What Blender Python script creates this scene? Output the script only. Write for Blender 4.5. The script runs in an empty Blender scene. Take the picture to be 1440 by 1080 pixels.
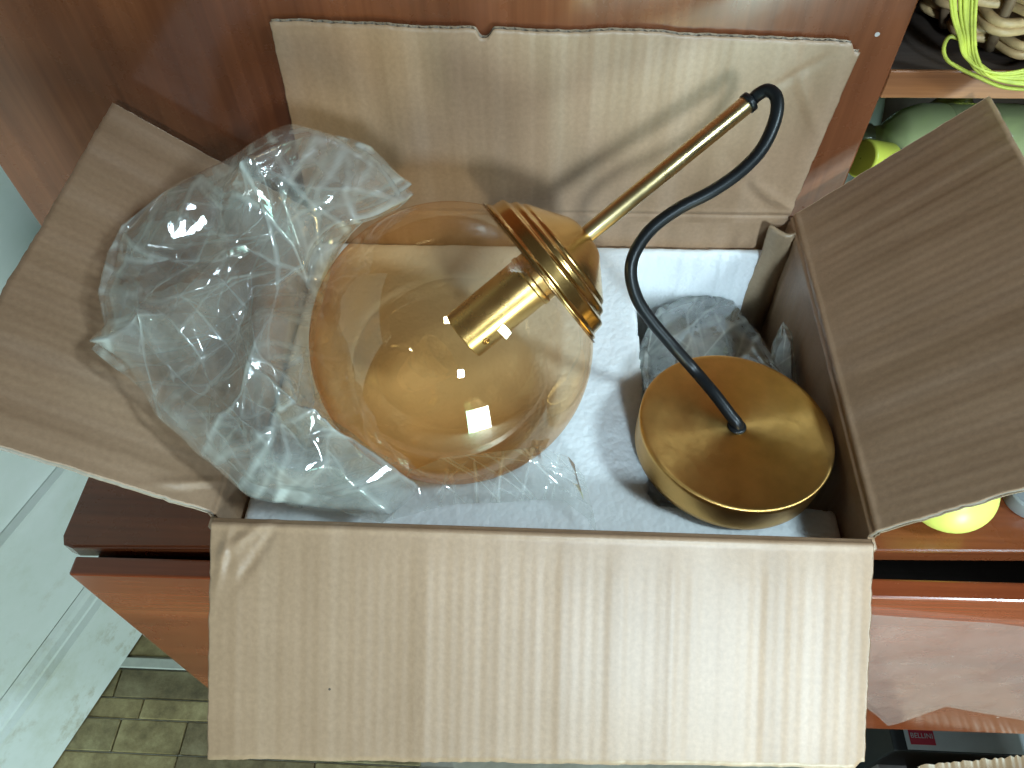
import bpy, bmesh, math, random
import numpy as np
from mathutils import Vector, Matrix

# ------------------------------------------------------------------ camera
scene = bpy.context.scene
CAM = np.array([0.00512, -0.20838, 0.43028])
RGT = np.array([0.99862294, 0.0471563, -0.02298934])
UPV = np.array([-0.02414681, 0.80219304, 0.59657628])
FWD = np.array([-0.04657422, 0.59519964, -0.80222705])
FPX = 1082.0
cam_d = bpy.data.cameras.new('camera')
cam = bpy.data.objects.new('camera', cam_d)
scene.collection.objects.link(cam)
cam_d.sensor_width = 36.0
cam_d.lens = 36.0 * FPX / 1440.0
cam_d.clip_start = 0.01
cam_d.clip_end = 60.0
M = Matrix(((RGT[0], UPV[0], -FWD[0], CAM[0]), (RGT[1], UPV[1], -FWD[1], CAM[1]),
            (RGT[2], UPV[2], -FWD[2], CAM[2]), (0, 0, 0, 1)))
cam.matrix_world = M
scene.camera = cam

# ------------------------------------------------------------------ light
world = bpy.data.worlds.new('World')
scene.world = world
world.use_nodes = True
bg = world.node_tree.nodes['Background']
bg.inputs['Color'].default_value = (1.0, 0.90, 0.70, 1)
bg.inputs['Strength'].default_value = 0.055

def aim(o, target):
    d = Vector(target) - o.location
    o.rotation_euler = d.to_track_quat('-Z', 'Y').to_euler()

def area(name, loc, target, sx, sy, power, col, spread=180):
    l = bpy.data.lights.new(name, 'AREA')
    l.shape = 'RECTANGLE'; l.size = sx; l.size_y = sy
    l.energy = power; l.color = col; l.spread = math.radians(spread)
    o = bpy.data.objects.new(name, l)
    scene.collection.objects.link(o)
    o.location = loc
    aim(o, target)
    return o

def spot(name, loc, target, power, col, size, blend, radius):
    l = bpy.data.lights.new(name, 'SPOT')
    l.energy = power; l.color = col; l.spot_size = math.radians(size)
    l.spot_blend = blend; l.shadow_soft_size = radius
    o = bpy.data.objects.new(name, l)
    scene.collection.objects.link(o)
    o.location = loc
    aim(o, target)
    return o

area('window_light', (0.46, -1.90, 1.12), (0.33, -0.08, -0.06), 0.18, 0.24, 3.25, (0.74, 0.98, 1.14), 44)
area('doorway_light', (1.02, -2.25, -0.55), (0.0, 0.1, -0.55), 0.42, 0.95, 44, (0.80, 0.99, 1.0))
area('garden_light', (0.66, -2.27, -0.55), (0.0, 0.1, -0.55), 0.26, 0.95, 16, (0.45, 0.95, 0.82))
area('side_window_light', (1.25, -0.45, 1.20), (0.18, 0.03, -0.02), 0.20, 0.27, 1.65, (0.74, 0.98, 1.10), 48)

scene.view_settings.view_transform = 'Standard'
scene.view_settings.look = 'None'
scene.view_settings.exposure = 0.0
scene.view_settings.gamma = 1.0
scene.render.engine = 'CYCLES'
scene.cycles.max_bounces = 12
scene.cycles.transparent_max_bounces = 24
scene.cycles.caustics_reflective = False
scene.cycles.caustics_refractive = False
scene.cycles.sample_clamp_indirect = 6.0
scene.cycles.use_denoising = True

# ------------------------------------------------------------------ helpers
COL = scene.collection
rng = np.random.RandomState(7)
random.seed(5)

def ray(px, py):
    return FWD + (px - 720.0) / FPX * RGT + (540.0 - py) / FPX * UPV

def at_depth(px, py, t):
    return CAM + ray(px, py) * t

def at_z(px, py, z):
    d = ray(px, py)
    return CAM + d * (z - CAM[2]) / d[2]

def at_plane(px, py, p0, n):
    d = ray(px, py)
    return CAM + d * (np.dot(np.array(p0) - CAM, n) / np.dot(d, n))

def t_plane(px, py, p0, n):
    d = ray(px, py)
    return np.dot(np.array(p0) - CAM, n) / np.dot(d, n)

def mesh_obj(name, verts, faces, mat=None, parent=None, smooth=True, uvs=None):
    me = bpy.data.meshes.new(name)
    me.from_pydata([tuple(map(float, v)) for v in verts], [], [tuple(map(int, f)) for f in faces])
    if uvs is not None:
        uvl = me.uv_layers.new(name='UVMap')
        li = np.zeros(len(me.loops), dtype=np.int32)
        me.loops.foreach_get('vertex_index', li)
        uvl.data.foreach_set('uv', np.asarray(uvs, dtype=np.float32)[li].ravel())
    if smooth:
        me.polygons.foreach_set('use_smooth', [True] * len(me.polygons))
    me.update()
    o = bpy.data.objects.new(name, me)
    COL.objects.link(o)
    if mat is not None:
        me.materials.append(mat)
    if parent is not None:
        o.parent = parent
    return o

def empty(name, loc, label, cat, group=None):
    o = bpy.data.objects.new(name, None)
    o.empty_display_size = 0.02
    COL.objects.link(o)
    o['label'] = label
    o['category'] = cat
    if group:
        o['group'] = group
    return o          # kept at world origin transform: parts hold world coordinates

def tag(o, label, cat, group=None):
    o['label'] = label; o['category'] = cat
    if group:
        o['group'] = group
    return o

def bm_obj(name, bm, mat, parent=None, smooth=False):
    me = bpy.data.meshes.new(name)
    bm.to_mesh(me); bm.free()
    if smooth:
        me.polygons.foreach_set('use_smooth', [True] * len(me.polygons))
    me.materials.append(mat)
    o = bpy.data.objects.new(name, me)
    COL.objects.link(o)
    if parent is not None:
        o.parent = parent
    return o

def box_bm(lo, hi, bevel=0.0, seg=2, rotz=0.0, pivot=None):
    bm = bmesh.new()
    bmesh.ops.create_cube(bm, size=1.0)
    c = [(a + b) / 2 for a, b in zip(lo, hi)]; s = [b - a for a, b in zip(lo, hi)]
    for v in bm.verts:
        v.co = Vector((c[0] + v.co.x * s[0], c[1] + v.co.y * s[1], c[2] + v.co.z * s[2]))
    if bevel > 0:
        bmesh.ops.bevel(bm, geom=list(bm.edges), offset=bevel, segments=seg, affect='EDGES', profile=0.5)
    if rotz:
        pv = Vector(pivot if pivot else c)
        bmesh.ops.rotate(bm, verts=bm.verts, cent=pv, matrix=Matrix.Rotation(rotz, 3, 'Z'))
    return bm

def grid_faces(nu, nv, off=0, closed_u=False):
    f = []
    for j in range(nv - 1):
        for i in range(nu - 1 if not closed_u else nu):
            i2 = (i + 1) % nu
            f.append((off + j * nu + i, off + j * nu + i2, off + (j + 1) * nu + i2, off + (j + 1) * nu + i))
    return f

def frame_from_axis(ax):
    ax = np.array(ax, float); ax /= np.linalg.norm(ax)
    h = np.array([0, 0, 1.0]) if abs(ax[2]) < 0.9 else np.array([1.0, 0, 0])
    a = np.cross(h, ax); a /= np.linalg.norm(a)
    b = np.cross(ax, a)
    return a, b, ax

def lathe(name, prof, origin, axis, mat, parent=None, n=96, wobble=None):
    """prof: list of (along, radius)"""
    a, b, ax = frame_from_axis(axis)
    o = np.array(origin, float)
    vs = []
    for s, r in prof:
        for k in range(n):
            t = 2 * math.pi * k / n
            vs.append(o + ax * s + (a * math.cos(t) + b * math.sin(t)) * r)
    return mesh_obj(name, vs, grid_faces(n, len(prof), closed_u=True), mat, parent)

def lathe_local(name, prof, origin, axis, mat, parent=None, n=128):
    """as lathe, but the object's own Z is the axis so that radial tangents work"""
    vs = []
    for s, r in prof:
        for k in range(n):
            t = 2 * math.pi * k / n
            vs.append((r * math.cos(t), r * math.sin(t), s))
    o = mesh_obj(name, vs, grid_faces(n, len(prof), closed_u=True), mat, parent)
    q = Vector(axis).to_track_quat('Z', 'Y')
    o.location = Vector(origin); o.rotation_mode = 'QUATERNION'; o.rotation_quaternion = q
    return o

def round_prof(pts, rad=0.0012, seg=4):
    """round the corners of an open profile polyline"""
    out = [pts[0]]
    for i in range(1, len(pts) - 1):
        p0, p1, p2 = map(np.array, (pts[i - 1], pts[i], pts[i + 1]))
        a = p0 - p1; b = p2 - p1
        la, lb = np.linalg.norm(a), np.linalg.norm(b)
        r = min(rad, la * 0.45, lb * 0.45)
        A = p1 + a / la * r; B = p1 + b / lb * r
        for k in range(seg + 1):
            t = k / seg
            out.append(tuple((1 - t) ** 2 * A + 2 * t * (1 - t) * p1 + t * t * B))
    out.append(pts[-1])
    return out

def catmull(P, n=12):
    P = [np.array(p, float) for p in P]
    P = [2 * P[0] - P[1]] + P + [2 * P[-1] - P[-2]]
    out = []
    for i in range(1, len(P) - 2):
        for k in range(n):
            t = k / n
            p0, p1, p2, p3 = P[i - 1], P[i], P[i + 1], P[i + 2]
            out.append(0.5 * ((2 * p1) + (-p0 + p2) * t + (2 * p0 - 5 * p1 + 4 * p2 - p3) * t * t + (-p0 + 3 * p1 - 3 * p2 + p3) * t ** 3))
    out.append(P[-2])
    return np.array(out)

def tube_data(path, r, nseg=12, off=0, cap=True):
    path = np.array(path, float); n = len(path)
    tang = np.gradient(path, axis=0)
    tang /= np.linalg.norm(tang, axis=1)[:, None] + 1e-12
    a, b, _ = frame_from_axis(tang[0])
    vs = []
    rr = np.full(n, r) if np.isscalar(r) else np.array(r)
    for i in range(n):
        a = a - tang[i] * np.dot(a, tang[i]); a /= np.linalg.norm(a)
        b = np.cross(tang[i], a)
        for k in range(nseg):
            t = 2 * math.pi * k / nseg
            vs.append(path[i] + (a * math.cos(t) + b * math.sin(t)) * rr[i])
    fs = grid_faces(nseg, n, off, True)
    if cap:
        fs.append(tuple(off + k for k in range(nseg))[::-1])
        fs.append(tuple(off + (n - 1) * nseg + k for k in range(nseg)))
    return vs, fs

def tube(name, path, r, mat, parent=None, nseg=16):
    v, f = tube_data(path, r, nseg)
    return mesh_obj(name, v, f, mat, parent)

class VNoise:
    """smooth value noise on a 2-D lattice"""
    def __init__(self, seed, n=64):
        self.t = np.random.RandomState(seed).uniform(-1, 1, (n, n)); self.n = n
    def __call__(self, x, y):
        x = np.asarray(x, float); y = np.asarray(y, float)
        xi = np.floor(x).astype(int); yi = np.floor(y).astype(int)
        fx = x - xi; fy = y - yi
        fx = fx * fx * (3 - 2 * fx); fy = fy * fy * (3 - 2 * fy)
        n = self.n; t = self.t
        a = t[xi % n, yi % n]; b = t[(xi + 1) % n, yi % n]; c = t[xi % n, (yi + 1) % n]; d = t[(xi + 1) % n, (yi + 1) % n]
        return (a * (1 - fx) + b * fx) * (1 - fy) + (c * (1 - fx) + d * fx) * fy

def crumple(x, y, seed, lams=(0.22, 0.15, 0.10, 0.065, 0.035), slope=0.42, n_each=2):
    """sum of warped triangle waves: flat facets with sharp straight creases, like crushed film"""
    r = np.random.RandomState(seed)
    x = np.asarray(x, float); y = np.asarray(y, float)
    h = np.zeros_like(x)
    for li, lam in enumerate(lams):
        for k in range(n_each):
            th = r.uniform(0, math.pi); o = r.uniform(0, 1)
            wn = VNoise(seed * 31 + li * 7 + k); mn = VNoise(seed * 17 + li * 5 + k + 99)
            w = wn(x / (lam * 1.6) + 20, y / (lam * 1.6) + 20) * 0.35
            q = (x * math.cos(th) + y * math.sin(th)) / lam + o + w
            tri = np.abs((q % 1.0) - 0.5) * 2.0
            mask = np.clip(mn(x / (lam * 1.3) + 9, y / (lam * 1.3) + 9) * 1.6 + 0.25, 0, 1)
            h += (tri - 0.5) * mask * lam * slope * 0.5
    return h

# ------------------------------------------------------------------ materials
def new_mat(name):
    m = bpy.data.materials.new(name); m.use_nodes = True
    nt = m.node_tree
    return m, nt, nt.nodes, nt.links, nt.nodes['Principled BSDF']

def ramp(nodes, stops):
    n = nodes.new('ShaderNodeValToRGB')
    cr = n.color_ramp
    while len(cr.elements) < len(stops):
        cr.elements.new(0.5)
    for e, (p, c) in zip(cr.elements, stops):
        e.position = p; e.color = (*c, 1) if len(c) == 3 else c
    return n

def noise(nodes, links, coord, scale, detail=4, rough=0.55, mapping=None):
    n = nodes.new('ShaderNodeTexNoise')
    n.inputs['Scale'].default_value = scale
    n.inputs['Detail'].default_value = detail
    n.inputs['Roughness'].default_value = rough
    if mapping is not None:
        mp = nodes.new('ShaderNodeMapping')
        mp.inputs['Scale'].default_value = mapping
        links.new(coord, mp.inputs['Vector']); coord = mp.outputs['Vector']
    links.new(coord, n.inputs['Vector'])
    return n

def mixc(nodes, links, fac, a, b, mode='MIX'):
    n = nodes.new('ShaderNodeMix'); n.data_type = 'RGBA'; n.blend_type = mode
    for sock, v in ((n.inputs[0], fac), (n.inputs[6], a), (n.inputs[7], b)):
        if hasattr(v, 'is_linked') or hasattr(v, 'links'):
            links.new(v, sock)
        elif isinstance(v, (int, float)):
            sock.default_value = v
        else:
            sock.default_value = (*v, 1) if len(v) == 3 else v
    return n.outputs[2]

def bump(nodes, links, height, strength, dist, prev=None):
    b = nodes.new('ShaderNodeBump')
    b.inputs['Strength'].default_value = strength
    b.inputs['Distance'].default_value = dist
    links.new(height, b.inputs['Height'])
    if prev is not None:
        links.new(prev, b.inputs['Normal'])
    return b.outputs['Normal']

def mat_cardboard(name, c_lo, c_mid, c_hi):
    m, nt, N, L, P = new_mat(name)
    uv = N.new('ShaderNodeUVMap').outputs[0]
    streak = noise(N, L, uv, 1.0, 1.0, 0.4, (46, 0.12, 1))
    broad = noise(N, L, uv, 9.0, 4, 0.6)
    fib = noise(N, L, uv, 1.0, 3, 0.6, (330, 300, 1))
    r1 = ramp(N, [(0.30, c_lo), (0.5, c_mid), (0.72, c_hi)])
    L.new(streak.outputs['Fac'], r1.inputs['Fac'])
    r2 = ramp(N, [(0.3, (0.86, 0.84, 0.81)), (0.7, (1.06, 1.05, 1.05))])
    L.new(broad.outputs['Fac'], r2.inputs['Fac'])
    c = mixc(N, L, 1.0, r1.outputs['Color'], r2.outputs['Color'], 'MULTIPLY')
    r3 = ramp(N, [(0.3, (0.9, 0.89, 0.88)), (0.7, (1.05, 1.05, 1.05))])
    L.new(fib.outputs['Fac'], r3.inputs['Fac'])
    c = mixc(N, L, 1.0, c, r3.outputs['Color'], 'MULTIPLY')
    # a few dark specks
    vo = N.new('ShaderNodeTexVoronoi'); vo.inputs['Scale'].default_value = 38
    L.new(uv, vo.inputs['Vector'])
    lt = N.new('ShaderNodeMath'); lt.operation = 'LESS_THAN'; lt.inputs[1].default_value = 0.035
    L.new(vo.outputs['Distance'], lt.inputs[0])
    wn = N.new('ShaderNodeSeparateColor'); L.new(vo.outputs['Color'], wn.inputs[0])
    gt = N.new('ShaderNodeMath'); gt.operation = 'GREATER_THAN'; gt.inputs[1].default_value = 0.8
    L.new(wn.outputs[0], gt.inputs[0])
    mu = N.new('ShaderNodeMath'); mu.operation = 'MULTIPLY'
    L.new(lt.outputs[0], mu.inputs[0]); L.new(gt.outputs[0], mu.inputs[1])
    c = mixc(N, L, mu.outputs[0], c, (0.10, 0.07, 0.05))
    L.new(c, P.inputs['Base Color'])
    P.inputs['Roughness'].default_value = 0.42
    P.inputs['Specular IOR Level'].default_value = 0.6
    n1 = bump(N, L, streak.outputs['Fac'], 0.22, 0.0022)
    n2 = bump(N, L, fib.outputs['Fac'], 0.12, 0.0006, n1)
    L.new(n2, P.inputs['Normal'])
    return m

def mat_wood(name, axis, dark, mid, light, rough=0.22, scale=1.0, coat=0.6):
    m, nt, N, L, P = new_mat(name)
    tc = N.new('ShaderNodeTexCoord').outputs['Object']
    st = {'x': (0.06, 1, 1), 'y': (1, 0.06, 1), 'z': (1, 1, 0.06)}[axis]
    big = noise(N, L, tc, 14 * scale, 5, 0.6, st)
    fine = noise(N, L, tc, 220 * scale, 3, 0.6, tuple(v if v == 1 else 0.025 for v in st))
    blot = noise(N, L, tc, 5, 3, 0.5)
    r = ramp(N, [(0.28, dark), (0.5, mid), (0.74, light)])
    L.new(big.outputs['Fac'], r.inputs['Fac'])
    r2 = ramp(N, [(0.3, (0.80, 0.76, 0.72)), (0.65, (1.06, 1.06, 1.06))])
    L.new(fine.outputs['Fac'], r2.inputs['Fac'])
    c = mixc(N, L, 1.0, r.outputs['Color'], r2.outputs['Color'], 'MULTIPLY')
    r3 = ramp(N, [(0.3, (0.80, 0.78, 0.76)), (0.7, (1.1, 1.1, 1.1))])
    L.new(blot.outputs['Fac'], r3.inputs['Fac'])
    c = mixc(N, L, 1.0, c, r3.outputs['Color'], 'MULTIPLY')
    # specks of plaster dust
    vo = N.new('ShaderNodeTexVoronoi'); vo.inputs['Scale'].default_value = 26
    L.new(tc, vo.inputs['Vector'])
    lt = N.new('ShaderNodeMath'); lt.operation = 'LESS_THAN'; lt.inputs[1].default_value = 0.05
    L.new(vo.outputs['Distance'], lt.inputs[0])
    sc = N.new('ShaderNodeSeparateColor'); L.new(vo.outputs['Color'], sc.inputs[0])
    gt = N.new('ShaderNodeMath'); gt.operation = 'GREATER_THAN'; gt.inputs[1].default_value = 0.72
    L.new(sc.outputs[0], gt.inputs[0])
    mu = N.new('ShaderNodeMath'); mu.operation = 'MULTIPLY'
    L.new(lt.outputs[0], mu.inputs[0]); L.new(gt.outputs[0], mu.inputs[1])
    c = mixc(N, L, mu.outputs[0], c, (0.55, 0.5, 0.46))
    L.new(c, P.inputs['Base Color'])
    rr = ramp(N, [(0.3, (rough * 0.8,) * 3), (0.75, (min(1, rough * 1.7),) * 3)])
    sm = noise(N, L, tc, 18, 5, 0.65)
    L.new(sm.outputs['Fac'], rr.inputs['Fac'])
    L.new(rr.outputs['Color'], P.inputs['Roughness'])
    P.inputs['Coat Weight'].default_value = coat
    P.inputs['Coat Roughness'].default_value = rough * 0.6
    L.new(bump(N, L, fine.outputs['Fac'], 0.05, 0.001), P.inputs['Normal'])
    return m

def mat_simple(name, col, rough=0.5, metal=0.0, var=0.12, scale=40, bmp=0.0, spec=0.5, trans=0.0):
    m, nt, N, L, P = new_mat(name)
    tc = N.new('ShaderNodeTexCoord').outputs['Object']
    n = noise(N, L, tc, scale, 4, 0.6)
    lo = tuple(max(0, c * (1 - var)) for c in col); hi = tuple(min(1, c * (1 + var)) for c in col)
    r = ramp(N, [(0.3, lo), (0.7, hi)])
    L.new(n.outputs['Fac'], r.inputs['Fac'])
    L.new(r.outputs['Color'], P.inputs['Base Color'])
    P.inputs['Roughness'].default_value = rough
    P.inputs['Metallic'].default_value = metal
    P.inputs['Specular IOR Level'].default_value = spec
    P.inputs['Transmission Weight'].default_value = trans
    if bmp:
        L.new(bump(N, L, n.outputs['Fac'], bmp, 0.002), P.inputs['Normal'])
    return m

def mat_brass(name, col, rough, aniso=0.0, brushed=None):
    m, nt, N, L, P = new_mat(name)
    tc = N.new('ShaderNodeTexCoord').outputs['Object']
    P.inputs['Metallic'].default_value = 1.0
    n = noise(N, L, tc, 60, 4, 0.6)
    r = ramp(N, [(0.3, tuple(c * 0.88 for c in col)), (0.7, tuple(min(1, c * 1.06) for c in col))])
    L.new(n.outputs['Fac'], r.inputs['Fac'])
    L.new(r.outputs['Color'], P.inputs['Base Color'])
    rr = ramp(N, [(0.3, (rough * 0.8,) * 3), (0.7, (rough * 1.3,) * 3)])
    n2 = noise(N, L, tc, 25, 4, 0.7)
    L.new(n2.outputs['Fac'], rr.inputs['Fac'])
    L.new(rr.outputs['Color'], P.inputs['Roughness'])
    if aniso:
        P.inputs['Anisotropic'].default_value = aniso
        tg = N.new('ShaderNodeTangent'); tg.direction_type = 'RADIAL'; tg.axis = 'Z'
        L.new(tg.outputs[0], P.inputs['Tangent'])
    if brushed == 'turned':      # fine concentric lathe marks
        sx = N.new('ShaderNodeSeparateXYZ'); L.new(tc, sx.inputs[0])
        v2 = N.new('ShaderNodeCombineXYZ'); L.new(sx.outputs[0], v2.inputs[0]); L.new(sx.outputs[1], v2.inputs[1])
        ln = N.new('ShaderNodeVectorMath'); ln.operation = 'LENGTH'; L.new(v2.outputs[0], ln.inputs[0])
        cb = N.new('ShaderNodeCombineXYZ'); L.new(ln.outputs['Value'], cb.inputs[0])
        nn = noise(N, L, cb.outputs[0], 2600, 2, 0.5)
        L.new(bump(N, L, nn.outputs['Fac'], 0.10, 0.0003), P.inputs['Normal'])
    return m

def mat_film(name, haze=0.07, tint=(0.93, 0.97, 0.96), rough=0.06, refl=1.0, var=(0.35, 2.0), body=(0.88, 0.93, 0.88)):
    """thin clear plastic film"""
    m, nt, N, L, P = new_mat(name)
    N.remove(P)
    out = [n for n in N if n.type == 'OUTPUT_MATERIAL'][0]
    tr = N.new('ShaderNodeBsdfTransparent'); tr.inputs[0].default_value = (*tint, 1)
    df = N.new('ShaderNodeBsdfDiffuse'); df.inputs[0].default_value = (*body, 1)
    tl = N.new('ShaderNodeBsdfTranslucent'); tl.inputs[0].default_value = (*body, 1)
    dm = N.new('ShaderNodeMixShader'); dm.inputs[0].default_value = 0.5
    L.new(df.outputs[0], dm.inputs[1]); L.new(tl.outputs[0], dm.inputs[2])
    tc = N.new('ShaderNodeTexCoord').outputs['Object']
    nz = noise(N, L, tc, 26, 4, 0.6)
    hr = ramp(N, [(0.35, (haze * var[0],) * 3), (0.75, (haze * var[1],) * 3)])
    L.new(nz.outputs['Fac'], hr.inputs['Fac'])
    m1 = N.new('ShaderNodeMixShader')
    at = N.new('ShaderNodeAttribute'); at.attribute_name = 'crease'
    cw = N.new('ShaderNodeMath'); cw.operation = 'MULTIPLY_ADD'; cw.inputs[1].default_value = 0.42; cw.use_clamp = True
    L.new(at.outputs['Fac'], cw.inputs[0]); L.new(hr.outputs['Color'], cw.inputs[2])
    L.new(cw.outputs[0], m1.inputs[0]); L.new(tr.outputs[0], m1.inputs[1]); L.new(dm.outputs[0], m1.inputs[2])
    gl = N.new('ShaderNodeBsdfGlossy'); gl.inputs['Roughness'].default_value = rough
    gl.inputs[0].default_value = (1, 1, 1, 1)
    fr = N.new('ShaderNodeFresnel'); fr.inputs['IOR'].default_value = 1.5
    # a film has two faces: 2F/(1+F)
    a = N.new('ShaderNodeMath'); a.operation = 'MULTIPLY'; a.inputs[1].default_value = 2.0 * refl
    b = N.new('ShaderNodeMath'); b.operation = 'ADD'; b.inputs[1].default_value = 1.0
    c = N.new('ShaderNodeMath'); c.operation = 'DIVIDE'
    L.new(fr.outputs[0], a.inputs[0]); L.new(fr.outputs[0], b.inputs[0])
    L.new(a.outputs[0], c.inputs[0]); L.new(b.outputs[0], c.inputs[1])
    fine = noise(N, L, tc, 160, 3, 0.6)
    bn = bump(N, L, fine.outputs['Fac'], 0.06, 0.001)
    L.new(bn, gl.inputs['Normal'])
    m2 = N.new('ShaderNodeMixShader')
    L.new(c.outputs[0], m2.inputs[0]); L.new(m1.outputs[0], m2.inputs[1]); L.new(gl.outputs[0], m2.inputs[2])
    L.new(m2.outputs[0], out.inputs['Surface'])
    return m

def mat_amber_glass(name, gc, ax, gr):
    """thin amber lustre glass: a tinted wall with a mirror-like coat, deeper in colour where the wall is seen edge-on"""
    m, nt, N, L, P = new_mat(name)
    N.remove(P)
    out = [n for n in N if n.type == 'OUTPUT_MATERIAL'][0]
    lw = N.new('ShaderNodeLayerWeight'); lw.inputs['Blend'].default_value = 0.32
    r = ramp(N, [(0.0, (1.0, 0.84, 0.62)), (0.4, (1.0, 0.77, 0.50)), (0.72, (0.90, 0.55, 0.27)), (1.0, (0.62, 0.31, 0.13))])
    L.new(lw.outputs['Facing'], r.inputs['Fac'])
    # the colour is deepest at the bottom of the globe and fades towards the neck
    tco = N.new('ShaderNodeTexCoord').outputs['Object']
    dt = N.new('ShaderNodeVectorMath'); dt.operation = 'DOT_PRODUCT'; dt.inputs[1].default_value = tuple(ax)
    L.new(tco, dt.inputs[0])
    k0 = float(np.dot(gc, ax))
    mg = N.new('ShaderNodeMapRange'); mg.inputs['From Min'].default_value = k0 - gr * 0.35; mg.inputs['From Max'].default_value = k0 + gr * 0.85
    mg.inputs['To Min'].default_value = 0.0; mg.inputs['To Max'].default_value = 0.72
    L.new(dt.outputs['Value'], mg.inputs['Value'])
    tint = mixc(N, L, mg.outputs[0], r.outputs['Color'], (0.97, 0.93, 0.86))
    tr = N.new('ShaderNodeBsdfTransparent'); L.new(tint, tr.inputs[0])
    gl = N.new('ShaderNodeBsdfGlossy'); gl.inputs['Roughness'].default_value = 0.015
    gl.inputs[0].default_value = (1.0, 0.94, 0.82, 1)
    fr = N.new('ShaderNodeFresnel'); fr.inputs['IOR'].default_value = 2.0
    # stay on the outside index on both faces of the thin wall
    geo = N.new('ShaderNodeNewGeometry')
    io = N.new('ShaderNodeMix'); io.data_type = 'FLOAT'
    io.inputs[2].default_value = 2.0; io.inputs[3].default_value = 0.5
    L.new(geo.outputs['Backfacing'], io.inputs[0])
    mp = N.new('ShaderNodeMath'); mp.operation = 'MULTIPLY'; mp.inputs[1].default_value = 1.15
    lw2 = N.new('ShaderNodeLayerWeight'); lw2.inputs['Blend'].default_value = 0.5
    pw = N.new('ShaderNodeMath'); pw.operation = 'POWER'; pw.inputs[1].default_value = 4.0
    L.new(lw2.outputs['Facing'], pw.inputs[0])
    ad = N.new('ShaderNodeMath'); ad.operation = 'MULTIPLY_ADD'; ad.inputs[1].default_value = 0.36; ad.inputs[2].default_value = 0.14
    L.new(pw.outputs[0], ad.inputs[0])
    N.remove(fr); N.remove(io); N.remove(mp); N.remove(geo)
    ms = N.new('ShaderNodeMixShader')
    L.new(ad.outputs[0], ms.inputs[0]); L.new(tr.outputs[0], ms.inputs[1]); L.new(gl.outputs[0], ms.inputs[2])
    # a trace of amber body colour
    df = N.new('ShaderNodeBsdfDiffuse'); df.inputs[0].default_value = (0.92, 0.55, 0.22, 1)
    m3 = N.new('ShaderNodeMixShader')
    tc = N.new('ShaderNodeTexCoord').outputs['Object']
    nz = noise(N, L, tc, 9, 5, 0.65)
    hr = ramp(N, [(0.35, (0.0,) * 3), (0.75, (0.05,) * 3)])
    L.new(nz.outputs['Fac'], hr.inputs['Fac'])
    L.new(hr.outputs['Color'], m3.inputs[0]); L.new(ms.outputs[0], m3.inputs[1]); L.new(df.outputs[0], m3.inputs[2])
    L.new(m3.outputs[0], out.inputs['Surface'])
    return m

def mat_foam(name):
    m, nt, N, L, P = new_mat(name)
    tc = N.new('ShaderNodeTexCoord').outputs['Object']
    vo = N.new('ShaderNodeTexVoronoi'); vo.inputs['Scale'].default_value = 290
    vo.feature = 'F1'
    L.new(tc, vo.inputs['Vector'])
    n = noise(N, L, tc, 12, 4, 0.6)
    r = ramp(N, [(0.3, (0.88, 0.92, 0.91)), (0.7, (0.93, 0.95, 0.94))])
    L.new(n.outputs['Fac'], r.inputs['Fac'])
    L.new(r.outputs['Color'], P.inputs['Base Color'])
    P.inputs['Roughness'].default_value = 0.6
    P.inputs['Specular IOR Level'].default_value = 0.25
    P.inputs['Subsurface Weight'].default_value = 0.6
    P.inputs['Subsurface Radius'].default_value = (1, 1, 1)
    P.inputs['Subsurface Scale'].default_value = 0.012
    inv = N.new('ShaderNodeMath'); inv.operation = 'MULTIPLY'; inv.inputs[1].default_value = -1
    L.new(vo.outputs['Distance'], inv.inputs[0])
    n1 = bump(N, L, inv.outputs[0], 0.35, 0.0012)
    n2 = noise(N, L, tc, 90, 3, 0.5)
    L.new(bump(N, L, n2.outputs['Fac'], 0.25, 0.0015, n1), P.inputs['Normal'])
    return m

MAT = {}
MAT['card'] = mat_cardboard('kraft_inner', (0.37, 0.233, 0.138), (0.415, 0.265, 0.162), (0.465, 0.310, 0.203))
MAT['card_out'] = mat_cardboard('kraft_outer', (0.30, 0.21, 0.13), (0.38, 0.27, 0.17), (0.44, 0.33, 0.22))
MAT['card_core'] = mat_cardboard('kraft_core', (0.26, 0.21, 0.16), (0.33, 0.27, 0.21), (0.40, 0.34, 0.27))
MAT['panel'] = mat_wood('varnished_panel', 'z', (0.13, 0.038, 0.015), (0.185, 0.057, 0.022), (0.25, 0.084, 0.033), 0.22)
MAT['board'] = mat_wood('varnished_board', 'x', (0.15, 0.036, 0.013), (0.22, 0.055, 0.018), (0.29, 0.085, 0.028), 0.24)
MAT['drawer'] = mat_wood('varnished_drawer', 'x', (0.21, 0.044, 0.015), (0.30, 0.066, 0.022), (0.37, 0.098, 0.034), 0.20)
MAT['edge'] = mat_wood('varnished_edge', 'x', (0.20, 0.075, 0.03), (0.36, 0.14, 0.05), (0.48, 0.21, 0.08), 0.35, 2.0, 0.3)
MAT['dark_wood'] = mat_wood('dark_inside', 'x', (0.03, 0.02, 0.016), (0.05, 0.034, 0.026), (0.07, 0.046, 0.034), 0.5, 1.0, 0.0)  # inner parts; the shelf's shadow is put into this dark colour
MAT['foam'] = mat_foam('white_foam')
MAT['film'] = mat_film('clear_film', 0.18, (0.99, 0.995, 0.99), 0.06, 0.75)
MAT['film2'] = mat_film('clear_film_inner', 0.34, (0.90, 0.95, 0.97))
MAT['brass'] = mat_brass('polished_brass', (0.72, 0.45, 0.16), 0.21)
MAT['brass_satin'] = mat_brass('satin_brass', (0.78, 0.60, 0.30), 0.27)
MAT['brass_turned'] = mat_brass('turned_brass', (0.72, 0.42, 0.13), 0.36, 0.7, 'turned')
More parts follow.
